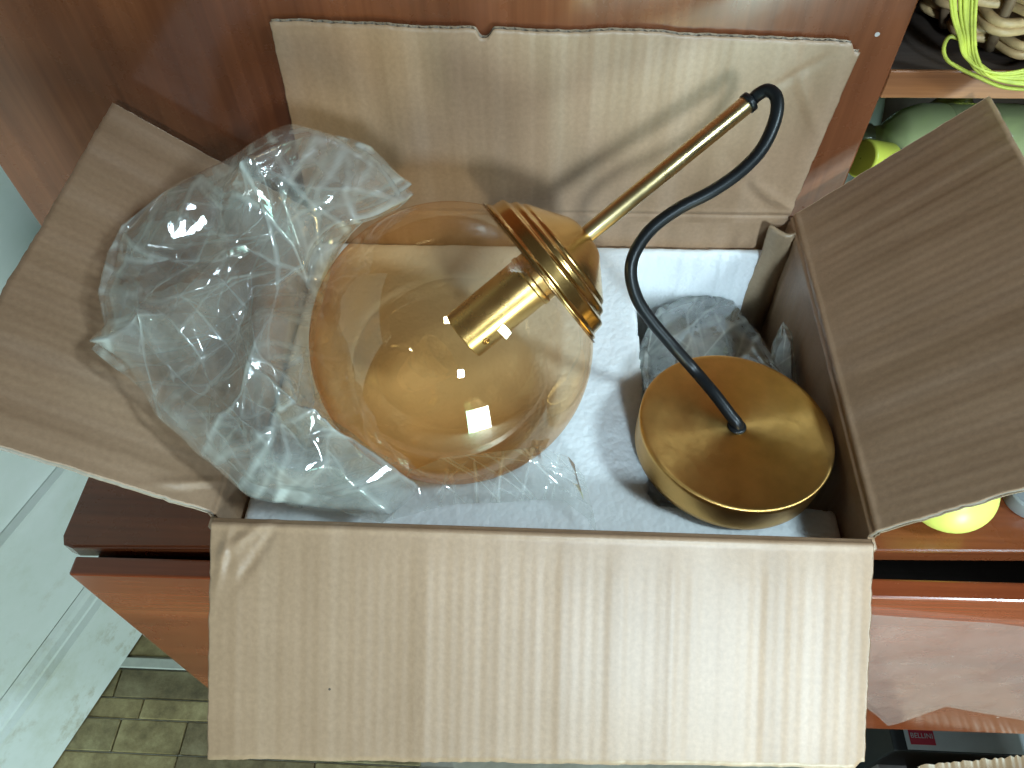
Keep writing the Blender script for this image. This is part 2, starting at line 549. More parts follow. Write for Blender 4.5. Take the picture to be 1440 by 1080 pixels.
MAT['black'] = mat_simple('black_rubber', (0.007, 0.008, 0.009), 0.36, var=0.3, scale=80, spec=0.35)
MAT['white_paint'] = None

# ------------------------------------------------------------------ sizes of the place (metres, origin at the box's front rim)
D = 0.2892            # box depth
Z_TOP = -0.22         # cabinet top
Z_FLOOR = -1.0

# ------------------------------------------------------------------ floor
def mat_floor():
    m, nt, N, L, P = new_mat('floor_stone')
    tc = N.new('ShaderNodeTexCoord').outputs['Object']
    n = noise(N, L, tc, 7, 6, 0.65)
    r = ramp(N, [(0.3, (0.36, 0.32, 0.24)), (0.5, (0.50, 0.46, 0.37)), (0.72, (0.60, 0.57, 0.48))])
    L.new(n.outputs['Fac'], r.inputs['Fac'])
    L.new(r.outputs['Color'], P.inputs['Base Color'])
    P.inputs['Roughness'].default_value = 0.45
    n2 = noise(N, L, tc, 45, 5, 0.65)
    L.new(bump(N, L, n2.outputs['Fac'], 0.4, 0.004), P.inputs['Normal'])
    return m
MAT['floor'] = mat_floor()

def mat_tile():
    m, nt, N, L, P = new_mat('tile_stone')
    tc = N.new('ShaderNodeTexCoord').outputs['Object']
    oi = N.new('ShaderNodeObjectInfo')
    ad = N.new('ShaderNodeVectorMath'); ad.operation = 'ADD'
    L.new(tc, ad.inputs[0]); L.new(oi.outputs['Random'], ad.inputs[1])
    n = noise(N, L, ad.outputs[0], 22, 6, 0.7)
    r = ramp(N, [(0.28, (0.14, 0.110, 0.068)), (0.48, (0.30, 0.245, 0.155)), (0.75, (0.52, 0.46, 0.33))])
    L.new(n.outputs['Fac'], r.inputs['Fac'])
    tint = ramp(N, [(0.0, (0.62, 0.50, 0.40)), (0.35, (1.0, 1.0, 0.82)), (0.7, (1.2, 1.1, 0.8)), (1.0, (0.78, 0.80, 0.66))])
    L.new(oi.outputs['Random'], tint.inputs['Fac'])
    c = mixc(N, L, 1.0, r.outputs['Color'], tint.outputs['Color'], 'MULTIPLY')
    L.new(c, P.inputs['Base Color'])
    P.inputs['Roughness'].default_value = 0.35
    n2 = noise(N, L, ad.outputs[0], 60, 5, 0.65)
    L.new(bump(N, L, n2.outputs['Fac'], 0.5, 0.004), P.inputs['Normal'])
    return m
MAT['tile'] = mat_tile()

floor = bm_obj('floor', box_bm((-1.6, -3.2, Z_FLOOR - 0.05), (2.2, 1.2, Z_FLOOR - 0.006)), MAT['floor'])
floor['kind'] = 'structure'
tile_mesh = {}
def add_tile(x0, x1, y0, y1, h, tilt):
    key = (round((x1 - x0) * 50), round((y1 - y0) * 200))
    if key not in tile_mesh:
        w, d = key[0] / 50.0, key[1] / 200.0
        bm = box_bm((-w / 2 + 0.0010, -d / 2 + 0.0010, -0.012), (w / 2 - 0.0010, d / 2 - 0.0010, 0.0), 0.0016, 1)
        me = bpy.data.meshes.new('tile'); bm.to_mesh(me); bm.free()
        me.materials.append(MAT['tile']); tile_mesh[key] = me
    o = bpy.data.objects.new('tile', tile_mesh[key])
    COL.objects.link(o)
    o.parent = floor
    o.location = ((x0 + x1) / 2, (y0 + y1) / 2, Z_FLOOR + h)
    o.rotation_euler = (tilt, -tilt * 0.6, 0)
rows = [-0.27, -0.225, -0.185, -0.13, -0.095, -0.045, 0.0, 0.04, 0.095, 0.13, 0.18]
for j in range(len(rows) - 1):
    y0, y1 = rows[j], rows[j + 1]
    for xa, xb in ((-1.0, -0.36),):
        x = xa - random.uniform(0, 0.1)
        while x < xb:
            w = random.choice((0.12, 0.18, 0.24, 0.30))
            add_tile(x, x + w, y0, y1, random.uniform(-0.001, 0.0012), random.uniform(-0.012, 0.012))
            x += w
# pale threshold strip with a dark gap beside it
MAT['strip'] = mat_simple('pale_strip', (0.72, 0.74, 0.70), 0.4)
strip = bm_obj('threshold_strip', box_bm((-1.0, 0.182, Z_FLOOR - 0.006), (-0.36, 0.200, Z_FLOOR + 0.004), 0.0015), MAT['strip'])
strip['kind'] = 'structure'
y0, y1 = 0.204, 0.24
x = -1.0
while x < -0.4:
    add_tile(x, x + 0.16, y0, 0.255, 0.0, 0.004); x += 0.16

# ------------------------------------------------------------------ white door beside the cabinet
def mat_white_paint():
    m, nt, N, L, P = new_mat('old_white_paint')
    tc = N.new('ShaderNodeTexCoord').outputs['Object']
    n = noise(N, L, tc, 6, 6, 0.7)
    r = ramp(N, [(0.32, (0.68, 0.71, 0.64)), (0.5, (0.80, 0.84, 0.82)), (0.7, (0.86, 0.89, 0.89))])
    L.new(n.outputs['Fac'], r.inputs['Fac'])
    n2 = noise(N, L, tc, 17, 6, 0.72)
    g = ramp(N, [(0.56, (0, 0, 0)), (0.76, (1, 1, 1))])
    L.new(n2.outputs['Fac'], g.inputs['Fac'])
    ge = N.new('ShaderNodeNewGeometry')
    sx = N.new('ShaderNodeSeparateXYZ'); L.new(ge.outputs['Position'], sx.inputs[0])
    mr = N.new('ShaderNodeMapRange'); mr.inputs['From Min'].default_value = -0.55; mr.inputs['From Max'].default_value = -1.0
    L.new(sx.outputs['Z'], mr.inputs['Value'])
    mu = N.new('ShaderNodeMath'); mu.operation = 'MULTIPLY'; L.new(g.outputs['Color'], mu.inputs[0]); L.new(mr.outputs[0], mu.inputs[1])
    c = mixc(N, L, mu.outputs[0], r.outputs['Color'], (0.45, 0.40, 0.28))
    vo = N.new('ShaderNodeTexVoronoi'); vo.inputs['Scale'].default_value = 14
    L.new(tc, vo.inputs['Vector'])
    lt = N.new('ShaderNodeMath'); lt.operation = 'LESS_THAN'; lt.inputs[1].default_value = 0.055
    L.new(vo.outputs['Distance'], lt.inputs[0])
    sc = N.new('ShaderNodeSeparateColor'); L.new(vo.outputs['Color'], sc.inputs[0])
    gt = N.new('ShaderNodeMath'); gt.operation = 'GREATER_THAN'; gt.inputs[1].default_value = 0.6
    L.new(sc.outputs[0], gt.inputs[0])
    mu2 = N.new('ShaderNodeMath'); mu2.operation = 'MULTIPLY'
    L.new(lt.outputs[0], mu2.inputs[0]); L.new(gt.outputs[0], mu2.inputs[1])
    c = mixc(N, L, mu2.outputs[0], c, (0.10, 0.08, 0.06))
    L.new(c, P.inputs['Base Color'])
    P.inputs['Roughness'].default_value = 0.38
    L.new(bump(N, L, n2.outputs['Fac'], 0.12, 0.002), P.inputs['Normal'])
    return m
MAT['white_paint'] = mat_white_paint()
DP0 = np.array([-0.751, 0.23, 0.0]); DDIR = np.array([0.316, 0.949, 0.0]); DNRM = np.array([0.949, -0.316, 0.0])
door = empty('white_door', (0, 0, 0), 'white painted panelled door with grimy moulded bottom rail left of the cabinet', 'door')
def door_piece(name, prof, s0=-0.75, s1=0.75, n=2):
    """extrude a (z, out) profile along the door"""
    vs = []
    for s in (s0, s1):
        for z, o in prof:
            vs.append(DP0 + DDIR * s + DNRM * o + np.array([0, 0, z]))
    k = len(prof)
    fs = [(i, (i + 1) % k, k + (i + 1) % k, k + i) for i in range(k)] + [tuple(range(k))[::-1], tuple(range(k, 2 * k))]
    return mesh_obj(name, vs, fs, MAT['white_paint'], door, smooth=False)
door_piece('bottom_rail', [(-0.997, 0.0), (-0.83, 0.0), (-0.83, -0.035), (-0.997, -0.035)])
door_piece('moulding', [(-0.829, -0.02), (-0.829, 0.004), (-0.822, 0.013), (-0.815, 0.013), (-0.809, 0.004), (-0.803, 0.004), (-0.797, -0.003),
                        (-0.789, -0.006), (-0.782, -0.011), (-0.782, -0.02)])
door_piece('lower_panel', [(-0.781, -0.012), (-0.573, -0.012), (-0.573, -0.03), (-0.781, -0.03)])
door_piece('bead', [(-0.570, -0.028), (-0.570, -0.020), (-0.565, -0.002), (-0.556, -0.001), (-0.551, -0.010), (-0.551, -0.028)])
door_piece('upper_panel', [(-0.5505, -0.012), (0.75, -0.012), (0.75, -0.03), (-0.5505, -0.03)])

# ------------------------------------------------------------------ wooden cabinet
cab = empty('wooden_cabinet', (0, 0, 0), 'reddish brown varnished cabinet with open shelves, drawer and door behind the box', 'cabinet')
YF = 0.306           # face of the door panel and of the shelf edges
rotc = math.radians(1.9)
# top board, its front edge slightly skewed to the box
tb = bmesh.new()
cx0, cx1 = -0.444, 1.10
fy = lambda x: 0.0745 + (x + 0.44) * 0.031
bevel_pts = [(cx0, 0.60), (cx0, fy(cx0) + 0.012), (cx0 + 0.004, fy(cx0) + 0.003), (cx0 + 0.013, fy(cx0)), (cx1, fy(cx1)), (cx1, 0.60)]
vt = [tb.verts.new((x_, y_, Z_TOP)) for x_, y_ in bevel_pts]
vb = [tb.verts.new((x_, y_, Z_TOP - 0.021)) for x_, y_ in bevel_pts]
tb.faces.new(vt[::-1]); tb.faces.new(vb)
for i in range(len(vt)):
    j = (i + 1) % len(vt)
    tb.faces.new((vt[i], vt[j], vb[j], vb[i]))
bmesh.ops.recalc_face_normals(tb, faces=tb.faces)
bmesh.ops.bevel(tb, geom=[e for e in tb.edges if abs(e.verts[0].co.z - e.verts[1].co.z) < 1e-5], offset=0.0022, segments=2, affect='EDGES')
bm_obj('top_board', tb, MAT['board'], cab)
# pulled-out drawer
drw = bm_obj('drawer_front', box_bm((-0.424, 0.0485, -0.675), (1.05, 0.0665, Z_TOP - 0.001), 0.002, 2, math.radians(0.45), (-0.424, 0.05, 0)), MAT['drawer'], cab)
bm_obj('drawer_box', box_bm((-0.38, 0.071, -0.66), (1.0, 0.45, -0.62)), MAT['dark_wood'], cab)
bm_obj('drawer_side', box_bm((-0.418, 0.0675, -0.66), (-0.402, 0.45, Z_TOP - 0.026)), MAT['dark_wood'], cab)
bm_obj('side_panel', box_bm((-0.44, 0.10, Z_FLOOR), (-0.42, 0.60, Z_TOP - 0.022)), MAT['panel'], cab)
bm_obj('back_panel', box_bm((-0.44, 0.602, Z_FLOOR), (1.10, 0.612, 0.75)), MAT['dark_wood'], cab)
bm_obj('door_panel', box_bm((-0.462, YF, Z_TOP + 0.004), (0.242, YF + 0.020, 0.75), 0.0015, 2), MAT['panel'], cab)
shf = bm_obj('shelf', box_bm((0.2425, YF + 0.0045, 0.0975), (1.10, 0.60, 0.1183)), MAT['dark_wood'], cab)
bm_obj('edge_band', box_bm((0.2425, YF + 0.001, 0.0972), (1.10, YF + 0.004, 0.1187), 0.0008, 1), MAT['edge'], shf)
bm_obj('divider', box_bm((0.20, YF + 0.022, Z_TOP + 0.001), (0.2405, 0.60, 0.75)), MAT['dark_wood'], cab)

def drawer_sheet():  # hazy pinkish sheet close in front of the drawer's right part
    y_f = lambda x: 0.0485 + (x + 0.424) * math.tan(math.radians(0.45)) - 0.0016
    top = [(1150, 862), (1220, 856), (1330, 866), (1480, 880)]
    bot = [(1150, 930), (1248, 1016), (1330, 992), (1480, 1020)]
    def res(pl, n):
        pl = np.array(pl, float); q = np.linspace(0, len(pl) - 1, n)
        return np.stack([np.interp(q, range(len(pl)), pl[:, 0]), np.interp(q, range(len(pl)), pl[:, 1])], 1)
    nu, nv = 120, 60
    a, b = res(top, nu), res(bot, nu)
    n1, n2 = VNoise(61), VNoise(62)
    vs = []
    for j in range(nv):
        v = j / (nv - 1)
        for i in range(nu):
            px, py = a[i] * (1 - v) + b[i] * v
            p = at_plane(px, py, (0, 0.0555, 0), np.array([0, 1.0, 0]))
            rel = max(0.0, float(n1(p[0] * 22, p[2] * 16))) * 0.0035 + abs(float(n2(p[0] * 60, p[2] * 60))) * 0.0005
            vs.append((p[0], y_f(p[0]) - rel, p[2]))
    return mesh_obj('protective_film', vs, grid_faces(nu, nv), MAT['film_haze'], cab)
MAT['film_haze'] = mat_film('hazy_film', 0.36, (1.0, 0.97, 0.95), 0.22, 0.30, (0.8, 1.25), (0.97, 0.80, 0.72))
drawer_sheet()

# ------------------------------------------------------------------ cardboard box
carton = empty('cardboard_box', (0, 0, 0), 'open brown corrugated cardboard box with four spread flaps holding a pendant lamp', 'box')
T = 0.0046

def wall(name, p0, p1, zb, zt, inward, bow=0.0, seed=0):
    """corrugated wall sheet from p0 to p1 (outer line), thickness towards inward"""
    p0 = np.array(p0, float); p1 = np.array(p1, float); inn = np.array(inward, float)
    ln = np.linalg.norm(p1 - p0)
    nu = int(ln / 0.0018) + 2; nv = 46
    u = np.linspace(0, 1, nu); v = np.linspace(0, 1, nv)
    U, V = np.meshgrid(u, v)
    nz = VNoise(seed + 3)
    wob = nz(U * ln * 130 + 3, V * 1.5 + 2) * 0.00035 + np.sin(U * ln * 2 * math.pi / 0.0072) * 0.00012 + nz(U * ln * 14, V * 3 + 8) * 0.0012
    wob *= np.minimum(1, np.minimum(U, 1 - U) * 30)
    bw = -bow * np.sin(np.pi * U) * (1 - V ** 6) * np.sin(np.pi * (0.25 + 0.6 * V))
    vs = []; uv = []
    for side in (0, 1):
        off = (wob * np.clip((1 - V) * 8, 0, 1) + bw) + (TW if side else 0)
        X = p0[0] + (p1 - p0)[0] * U + inn[0] * off
        Y = p0[1] + (p1 - p0)[1] * U + inn[1] * off
        Z = zb + (zt - zb) * V
        vs += list(np.stack([X.ravel(), Y.ravel(), Z.ravel()], 1))
        uv += list(np.stack([(U * ln).ravel() + seed * 0.37, (V * (zt - zb)).ravel()], 1))
    n = nu * nv
    f = grid_faces(nu, nv) + grid_faces(nu, nv, n)
    f += [(j * nu, (j + 1) * nu, n + (j + 1) * nu, n + j * nu) for j in range(nv - 1)]
    f += [(j * nu + nu - 1, (j + 1) * nu + nu - 1, n + (j + 1) * nu + nu - 1, n + j * nu + nu - 1) for j in range(nv - 1)]
    f += [((nv - 1) * nu + i, (nv - 1) * nu + i + 1, n + (nv - 1) * nu + i + 1, n + (nv - 1) * nu + i) for i in range(nu - 1)]
    return mesh_obj(name, vs, f, MAT['card'], carton, uvs=uv)

ZW = -0.003
WO = 0.2 + T - 0.0003; TW = T - 0.0006
wall('front_wall', (-WO, -T + 0.0015), (WO, -T + 0.0015), Z_TOP + 0.003, ZW, (0, 1), 0.0, 1)
wall('back_wall', (-WO, D + T - 0.0003), (WO, D + T - 0.0003), Z_TOP + 0.003, ZW, (0, -1), 0.001, 2)
wall('left_wall', (-WO, 0.001), (-WO, D - 0.001), Z_TOP + 0.003, ZW, (1, 0), 0.001, 3)
wall('right_wall', (WO, 0.001), (WO, D - 0.001), Z_TOP + 0.003, ZW, (-1, 0), 0.003, 4)
bm_obj('bottom_panel', box_bm((-0.199, 0.001, Z_TOP + 0.0005), (0.199, D - 0.001, Z_TOP + 0.003)), MAT['card_out'], carton)

def flap(name, h0, h1, out, ang, L0, L1, sh0, sh1, seed, warp=0.002, mat='card', notches=(), rad=0.004, dent=None, curl=0.0):
    """flap hinged on the rim from h0 to h1; two liners with a fluted sheet between them"""
    h0 = np.array(h0, float); h1 = np.array(h1, float); out = np.array(out, float); up = np.array([0, 0, 1.0])
    ud = h1 - h0; ln = np.linalg.norm(ud); ud /= ln
    a = math.radians(ang)
    # path of the inner face in the (out, up) plane: up the wall, round the crease, along the flap
    nu = int(ln / 0.0009); nv = 64
    beta = math.pi / 2 - a                  # bend angle from vertical
    arc = rad * abs(beta)
    s_start = 0.008
    Lm = max(L0, L1) + s_start + arc
    def path(s):
        o = np.zeros_like(s); z = np.zeros_like(s); th = np.zeros_like(s)
        s1 = s - s_start
        m0 = s1 <= 0
        o[m0] = 0; z[m0] = s1[m0]; th[m0] = 0
        m1 = (s1 > 0) & (s1 <= arc)
        ph = s1[m1] / max(arc, 1e-9) * beta
        o[m1] = rad * (1 - np.cos(ph)); z[m1] = rad * np.sin(ph); th[m1] = ph
        m2 = s1 > arc
        rest = s1[m2] - arc
        phi = beta + curl * (rest / 0.15)
        o[m2] = rad * (1 - math.cos(beta)) + rest * np.sin(beta + curl * rest / 0.3)
        z[m2] = rad * math.sin(beta) + rest * np.cos(beta + curl * rest / 0.3)
        th[m2] = phi
        return o, z, th
    u = np.linspace(0, 1, nu)
    # denser rows near the crease
    v = np.concatenate([np.linspace(0, 0.16, 22, endpoint=False), np.linspace(0.16, 1, nv - 22)])
    U, V = np.meshgrid(u, v)
    nz = VNoise(seed); nz2 = VNoise(seed + 50)
    rag = nz(U * ln * 260, U * 0 + 4.2) * 0.00035 + nz(U * ln * 40, U * 0 + 9.1) * 0.0007
    Lu = L0 + (L1 - L0) * U + rag
    for (uc, wd, dp) in notches:
        Lu = Lu - dp * np.exp(-((U - uc) * ln / wd) ** 4)
    S = V * (Lu + s_start + arc)
    o, z, th = path(S)
    frac = np.clip((S - s_start - arc) / 0.15, 0, None)
    sh = sh0 + (sh1 - sh0) * U
    edge_rag = (nz2(S * 220, S * 0 + 1.5) * 0.0006) * (U - 0.5) * 2
    along = U * ln + sh * frac + edge_rag
    # relief: irregular washboard, slow warp
    pitch = 0.0074
    wash = np.sin(along * 2 * math.pi / pitch) * 0.00004 + nz2(along * 64 + 5, S * 0.7) * 0.00030 + np.abs(nz2(along * 60 + 15, S * 0.5 + 3)) ** 3 * 0.0005
    grow = np.clip(frac * 6, 0, 1)
    slow = (nz(along * 9 + 2, S * 11 + 7) * warp) * np.clip(frac * 1.5, 0, 1)
    rel = wash * grow + slow - 0.0011 * np.exp(-((S - s_start - arc * 0.5) / 0.0016) ** 2) + 0.0005 * np.exp(-((S - s_start - arc * 0.5 - 0.004) / 0.002) ** 2)
    if dent is not None:
        for (du, ds, dr, dh, dth) in dent:      # crushed creases near the corners
            dx = along - du * ln; dy = S - s_start - ds
            q = dx * math.cos(dth) + dy * math.sin(dth)
            rel = rel + dh * np.maximum(0, 1 - np.abs(q) / (dr * 0.22)) * np.exp(-((dx ** 2 + dy ** 2) / dr ** 2))
    no = -np.cos(th); nzv = np.sin(th)          # inner-face normal in (out, up)
    def P(off):
        O = o + no * off; Zv = z + nzv * off
        p = h0[None, None, :] + ud[None, None, :] * along[..., None] + out[None, None, :] * O[..., None] + up[None, None, :] * Zv[..., None]
        return p.reshape(-1, 3)
    uvs = np.stack([along.ravel() + seed * 0.61, S.ravel()], 1)
    lt = 0.0005
    n = nu * nv
    vs = []; fs = []; uv = []
    def sheet(offs_top, offs_bot, flip=False):
        base = len(vs)
        vs.extend(P(offs_top)); vs.extend(P(offs_bot)); uv.extend(uvs); uv.extend(uvs)
        fs.extend(grid_faces(nu, nv, base)); fs.extend(grid_faces(nu, nv, base + n))
        for j in range(nv - 1):
            for i in (0, nu - 1):
                fs.append((base + j * nu + i, base + (j + 1) * nu + i, base + n + (j + 1) * nu + i, base + n + j * nu + i))
        j = nv - 1
        for i in range(nu - 1):
            fs.append((base + j * nu + i, base + j * nu + i + 1, base + n + j * nu + i + 1, base + n + j * nu + i))
    sheet(rel, rel - lt)
    o_in = mesh_obj(name, vs, fs, MAT[mat], carton, uvs=uv)
    # outer liner
    vs = []; fs = []; uv = []
    sheet(rel - T + lt, rel - T)
    mesh_obj('outer_liner', vs, fs, MAT['card_out'], o_in, uvs=uv)
    # fluted core
    mid = (T - 2 * lt) / 2
    flute = -lt - mid + np.sin(along * 2 * math.pi / pitch) * mid * 0.93
    base = len(vs)
    cv = P(rel * 0.6 + flute)
    mesh_obj('fluted_core', cv, grid_faces(nu, nv), MAT['card_core'], o_in, uvs=uvs)
    return o_in

flap('front_flap', (-0.2, 0.0012, 0), (0.2, 0.0012, 0), (0, -1, 0), -38, 0.1455, 0.1325, 0.0, -0.0015, 11, 0.0007,
     notches=((0.998, 0.004, 0.004),), dent=((0.04, 0.02, 0.022, 0.0016, 0.9), (0.07, 0.028, 0.02, -0.0014, 0.6), (0.02, 0.03, 0.02, 0.0014, 0.2)))
flap('back_flap', (-0.2, D, 0), (0.2, D, 0), (0, 1, 0), 86, 0.158, 0.1440, 0.007, 0.0140, 12, 0.0011,
     notches=((0.365, 0.005, 0.0065), (0.62, 0.03, -0.002), (0.995, 0.004, 0.006)), rad=0.003,
     dent=((0.95, 0.02, 0.03, 0.0018, 1.0), (0.9, 0.03, 0.03, -0.0015, 0.7), (0.97, 0.10, 0.03, 0.0014, 0.5), (0.93, 0.12, 0.02, -0.0012, 2.2), (0.5, 0.014, 0.09, 0.0008, 1.57)))
flap('left_flap', (-0.2, 0.004, 0), (-0.2, D - 0.001, 0), (-1, 0, 0), 38.5, 0.1545, 0.158, -0.002, 0.0, 13, 0.0010,
     dent=((0.05, 0.02, 0.02, 0.0015, 0.4), (0.5, 0.07, 0.06, 0.0006, 1.4)))
flap('right_flap', (0.2, 0.004, 0), (0.2, D - 0.004, 0), (1, 0, 0), 45, 0.1500, 0.1490, 0.0, 0.003, 14, 0.0010, rad=0.009,
     dent=((0.4, 0.06, 0.08, 0.0007, 0.1), (0.7, 0.1, 0.06, -0.0006, 0.2)))
# glue tab folded in at the back right corner
def tab():
    nu, nv = 24, 60
    vs = []; uv = []
    nz = VNoise(77)
    for j in range(nv):
        v = j / (nv - 1)
        for i in range(nu):
            u = i / (nu - 1)
            z = 0.002 - 0.165 * v
            x = 0.1815 + 0.021 * u + 0.003 * nz(v * 5, 2.0) - 0.004 * v
            y = D - 0.011 - 0.010 * math.sin(u * 2.4) - 0.006 * v + 0.0022 * nz(u * 2 + 4, v * 9)
            vs.append((x, y, z)); uv.append((u * 0.03 + 3, v * 0.16))
    f = grid_faces(nu, nv)
    o = mesh_obj('glue_tab', vs, f, MAT['card_out'], carton, uvs=uv)
    md = o.modifiers.new('thickness', 'SOLIDIFY'); md.thickness = 0.003
    return o
tab()

# ------------------------------------------------------------------ foam insert
GC = at_depth(637, 484, 0.516)      # globe centre
GR = 0.0935
FZ = -0.032
def build_foam():
    x0, x1, y0, y1 = -0.1965, 0.1975, 0.0045, D - 0.0035
    st = 0.0014
    nx = int((x1 - x0) / st) + 1; ny = int((y1 - y0) / st) + 1
    X, Y = np.meshgrid(np.linspace(x0, x1, nx), np.linspace(y0, y1, ny))
    n1, n2, n3 = VNoise(21), VNoise(22), VNoise(23)
    base = FZ + n1(X * 40, Y * 40) * 0.0008 + n2(X * 260, Y * 260) * 0.00025
    # worn outer rim
    e = np.minimum(np.minimum(X - x0, x1 - X), np.minimum(Y - y0, y1 - Y))
    base = base - 0.003 * np.exp(-e / 0.0022)
    # bowl for the globe
    d2 = (X - GC[0]) ** 2 + (Y - GC[1]) ** 2
    rr = (GR + 0.002) ** 2 - d2
    bowl = np.where(rr > 0, GC[2] - np.sqrt(np.maximum(rr, 0)), 9)
    k = 0.003
    Z = -k * np.log(np.exp(-base / k) + np.exp(-np.minimum(bowl, 0.2) / k))
    Z = np.minimum(base, Z)
    # compartment on the right
    cx0, cx1, cy0, cy1 = 0.0755, 0.30, 0.0385, 0.2775
    rag = n1(X * 60 + 7, Y * 60) * 0.0016 + n3(X * 210, Y * 210) * 0.0007
    rc = 0.010
    qx = np.abs(X - (cx0 + cx1) / 2) - ((cx1 - cx0) / 2 - rc); qy = np.abs(Y - (cy0 + cy1) / 2) - ((cy1 - cy0) / 2 - rc)
    sd = np.sqrt(np.maximum(qx, 0) ** 2 + np.maximum(qy, 0) ** 2) + np.minimum(np.maximum(qx, qy), 0) - rc + rag
    slope = np.where(Y > 0.2, 9.0, 30.0)
    drop = np.clip(-sd, 0, None) * slope
    drop = np.where(sd < 0, drop, 0)
    Z = Z - np.minimum(drop, 0.135) - 0.0025 * np.exp(-np.abs(sd) / 0.0016)
    vs = list(np.stack([X.ravel(), Y.ravel(), Z.ravel()], 1))
    fs = grid_faces(nx, ny)
    # skirts
    ring = [i for i in range(nx)] + [j * nx + nx - 1 for j in range(1, ny)] + [(ny - 1) * nx + i for i in range(nx - 2, -1, -1)] + [j * nx for j in range(ny - 2, 0, -1)]
    b = len(vs)
    for i in ring:
        p = vs[i]; vs.append((p[0], p[1], Z_TOP + 0.006))
    m = len(ring)
    fs += [(ring[(k_ + 1) % m], ring[k_], b + k_, b + (k_ + 1) % m) for k_ in range(m)]
    o = mesh_obj('foam_insert', vs, fs, MAT['foam'])
    tag(o, 'white moulded polystyrene foam insert filling the cardboard box', 'foam')
    return o
build_foam()

# ------------------------------------------------------------------ pendant lamp
TIP = at_depth(1052, 145, 0.488)
AX = TIP - GC; AXL = np.linalg.norm(AX); AX /= AXL
lamp = empty('pendant_lamp', (0, 0, 0), 'pendant lamp with amber glass globe, brass holder and rod lying on the foam', 'lamp')
SO = math.sqrt(GR ** 2 - 0.047 ** 2)     # opening
prof = []
for k in range(97):
    th = math.pi * k / 96 * (math.pi - math.asin(0.047 / GR)) / math.pi
    prof.append((-GR * math.cos(th), max(GR * math.sin(th), 1e-5)))
prof += [(SO + 0.004, 0.0465), (SO + 0.006, 0.0475)]
MAT['glass'] = mat_amber_glass('amber_glass', GC, AX, GR)
globe = lathe('glass_globe', prof, GC, AX, MAT['glass'], lamp, n=160)
# brass holder, stepped
base = SO - 0.006
hp = [(0.010, 0.001), (0.010, 0.047), (0.000, 0.0475), (0.000, 0.0562), (0.0018, 0.0562), (0.0028, 0.0536), (0.0110, 0.0522), (0.0128, 0.0470), (0.0165, 0.0462),
      (0.0182, 0.0420), (0.0205, 0.0412), (0.0225, 0.0380), (0.0370, 0.0165), (0.0388, 0.0125), (0.0395, 0.0062)]
lathe('lamp_holder', [(base + s, r) for s, r in round_prof(hp, 0.0014, 4)], GC, AX, MAT['brass'], lamp, n=128)
lathe('holder_gasket', [(base - 0.0012, 0.0525), (base - 0.0012, 0.0580), (base - 0.0002, 0.0585), (base - 0.0002, 0.0525)], GC, AX, mat_brass('dark_ring', (0.35, 0.22, 0.10), 0.25), lamp, n=128)
# socket sleeve inside the globe
s_end = base - 0.066
sp = [(base + 0.009, 0.0178), (base - 0.006, 0.0178), (base - 0.0065, 0.0186), (base - 0.0095, 0.0186), (base - 0.010, 0.0176), (s_end + 0.0005, 0.0176), (s_end, 0.0170), (s_end, 0.0150), (s_end + 0.02, 0.0150), (s_end + 0.02, 0.001)]
sock = lathe('socket_sleeve', [(s, r) for s, r in round_prof(sp, 0.0006, 3)], GC, AX, MAT['brass_satin'], lamp, n=96)
# small grub screw on the sleeve, facing the viewer
tov = CAM - GC; tov -= AX * np.dot(tov, AX); tov /= np.linalg.norm(tov)
side = np.cross(AX, tov)
sdir = tov * 0.72 - side * 0.69 if np.dot(side, RGT) < 0 else tov * 0.72 + side * 0.69
sdir /= np.linalg.norm(sdir)
lathe('grub_screw', [(0.0, 0.0001), (0.0008, 0.0012), (0.0012, 0.0021), (0.0004, 0.0026), (-0.001, 0.0027)], GC + AX * (s_end + 0.011) + sdir * 0.0174, sdir, MAT['brass'], sock, n=24)
# rod
rod_r = 0.0060
rp = [(base + 0.036, 0.0059), (AXL - 0.001, rod_r), (AXL, rod_r - 0.0006), (AXL, 0.0035)]
lathe('rod', [(s, r) for s, r in rp], GC, AX, MAT['brass_satin'], lamp, n=48)
lathe('cord_grip', [(AXL - 0.0015, 0.0035), (AXL - 0.0015, 0.0066), (AXL + 0.0022, 0.0066), (AXL + 0.003, 0.0045), (AXL + 0.003, 0.0001)], GC, AX, MAT['black'], lamp, n=40)
# ceiling canopy
CN = np.array([0.070, 0.060, 0.9958]); CN /= np.linalg.norm(CN)
CC = at_depth(1036, 600, 0.518)
CR = 0.0655
cp = [(-0.024, CR - 0.003), (-0.024, CR - 0.0008), (-0.0016, CR), (-0.0004, CR - 0.0006), (0.0, CR - 0.0020), (0.0, 0.030), (0.0, 0.0060), (-0.0006, 0.0052), (-0.006, 0.0052)]
cprof = [cp[0]] + cp[1:]
# subdivide flat top
full = []
for i in range(len(cprof) - 1):
    a_, b_ = cprof[i], cprof[i + 1]
    m_ = 24 if i in (4, 5) else (8 if i == 1 else 2)
    for k in range(m_):
        t = k / m_
        full.append((a_[0] + (b_[0] - a_[0]) * t, a_[1] + (b_[1] - a_[1]) * t))
full.append(cprof[-1])
lathe_local('ceiling_canopy', full, CC, CN, MAT['brass_turned'], lamp, n=160)
lathe('cord_grommet', [(-0.004, 0.0058), (0.0008, 0.0064), (0.0016, 0.0058), (0.0016, 0.0030)], CC, CN, MAT['black'], lamp, n=32)
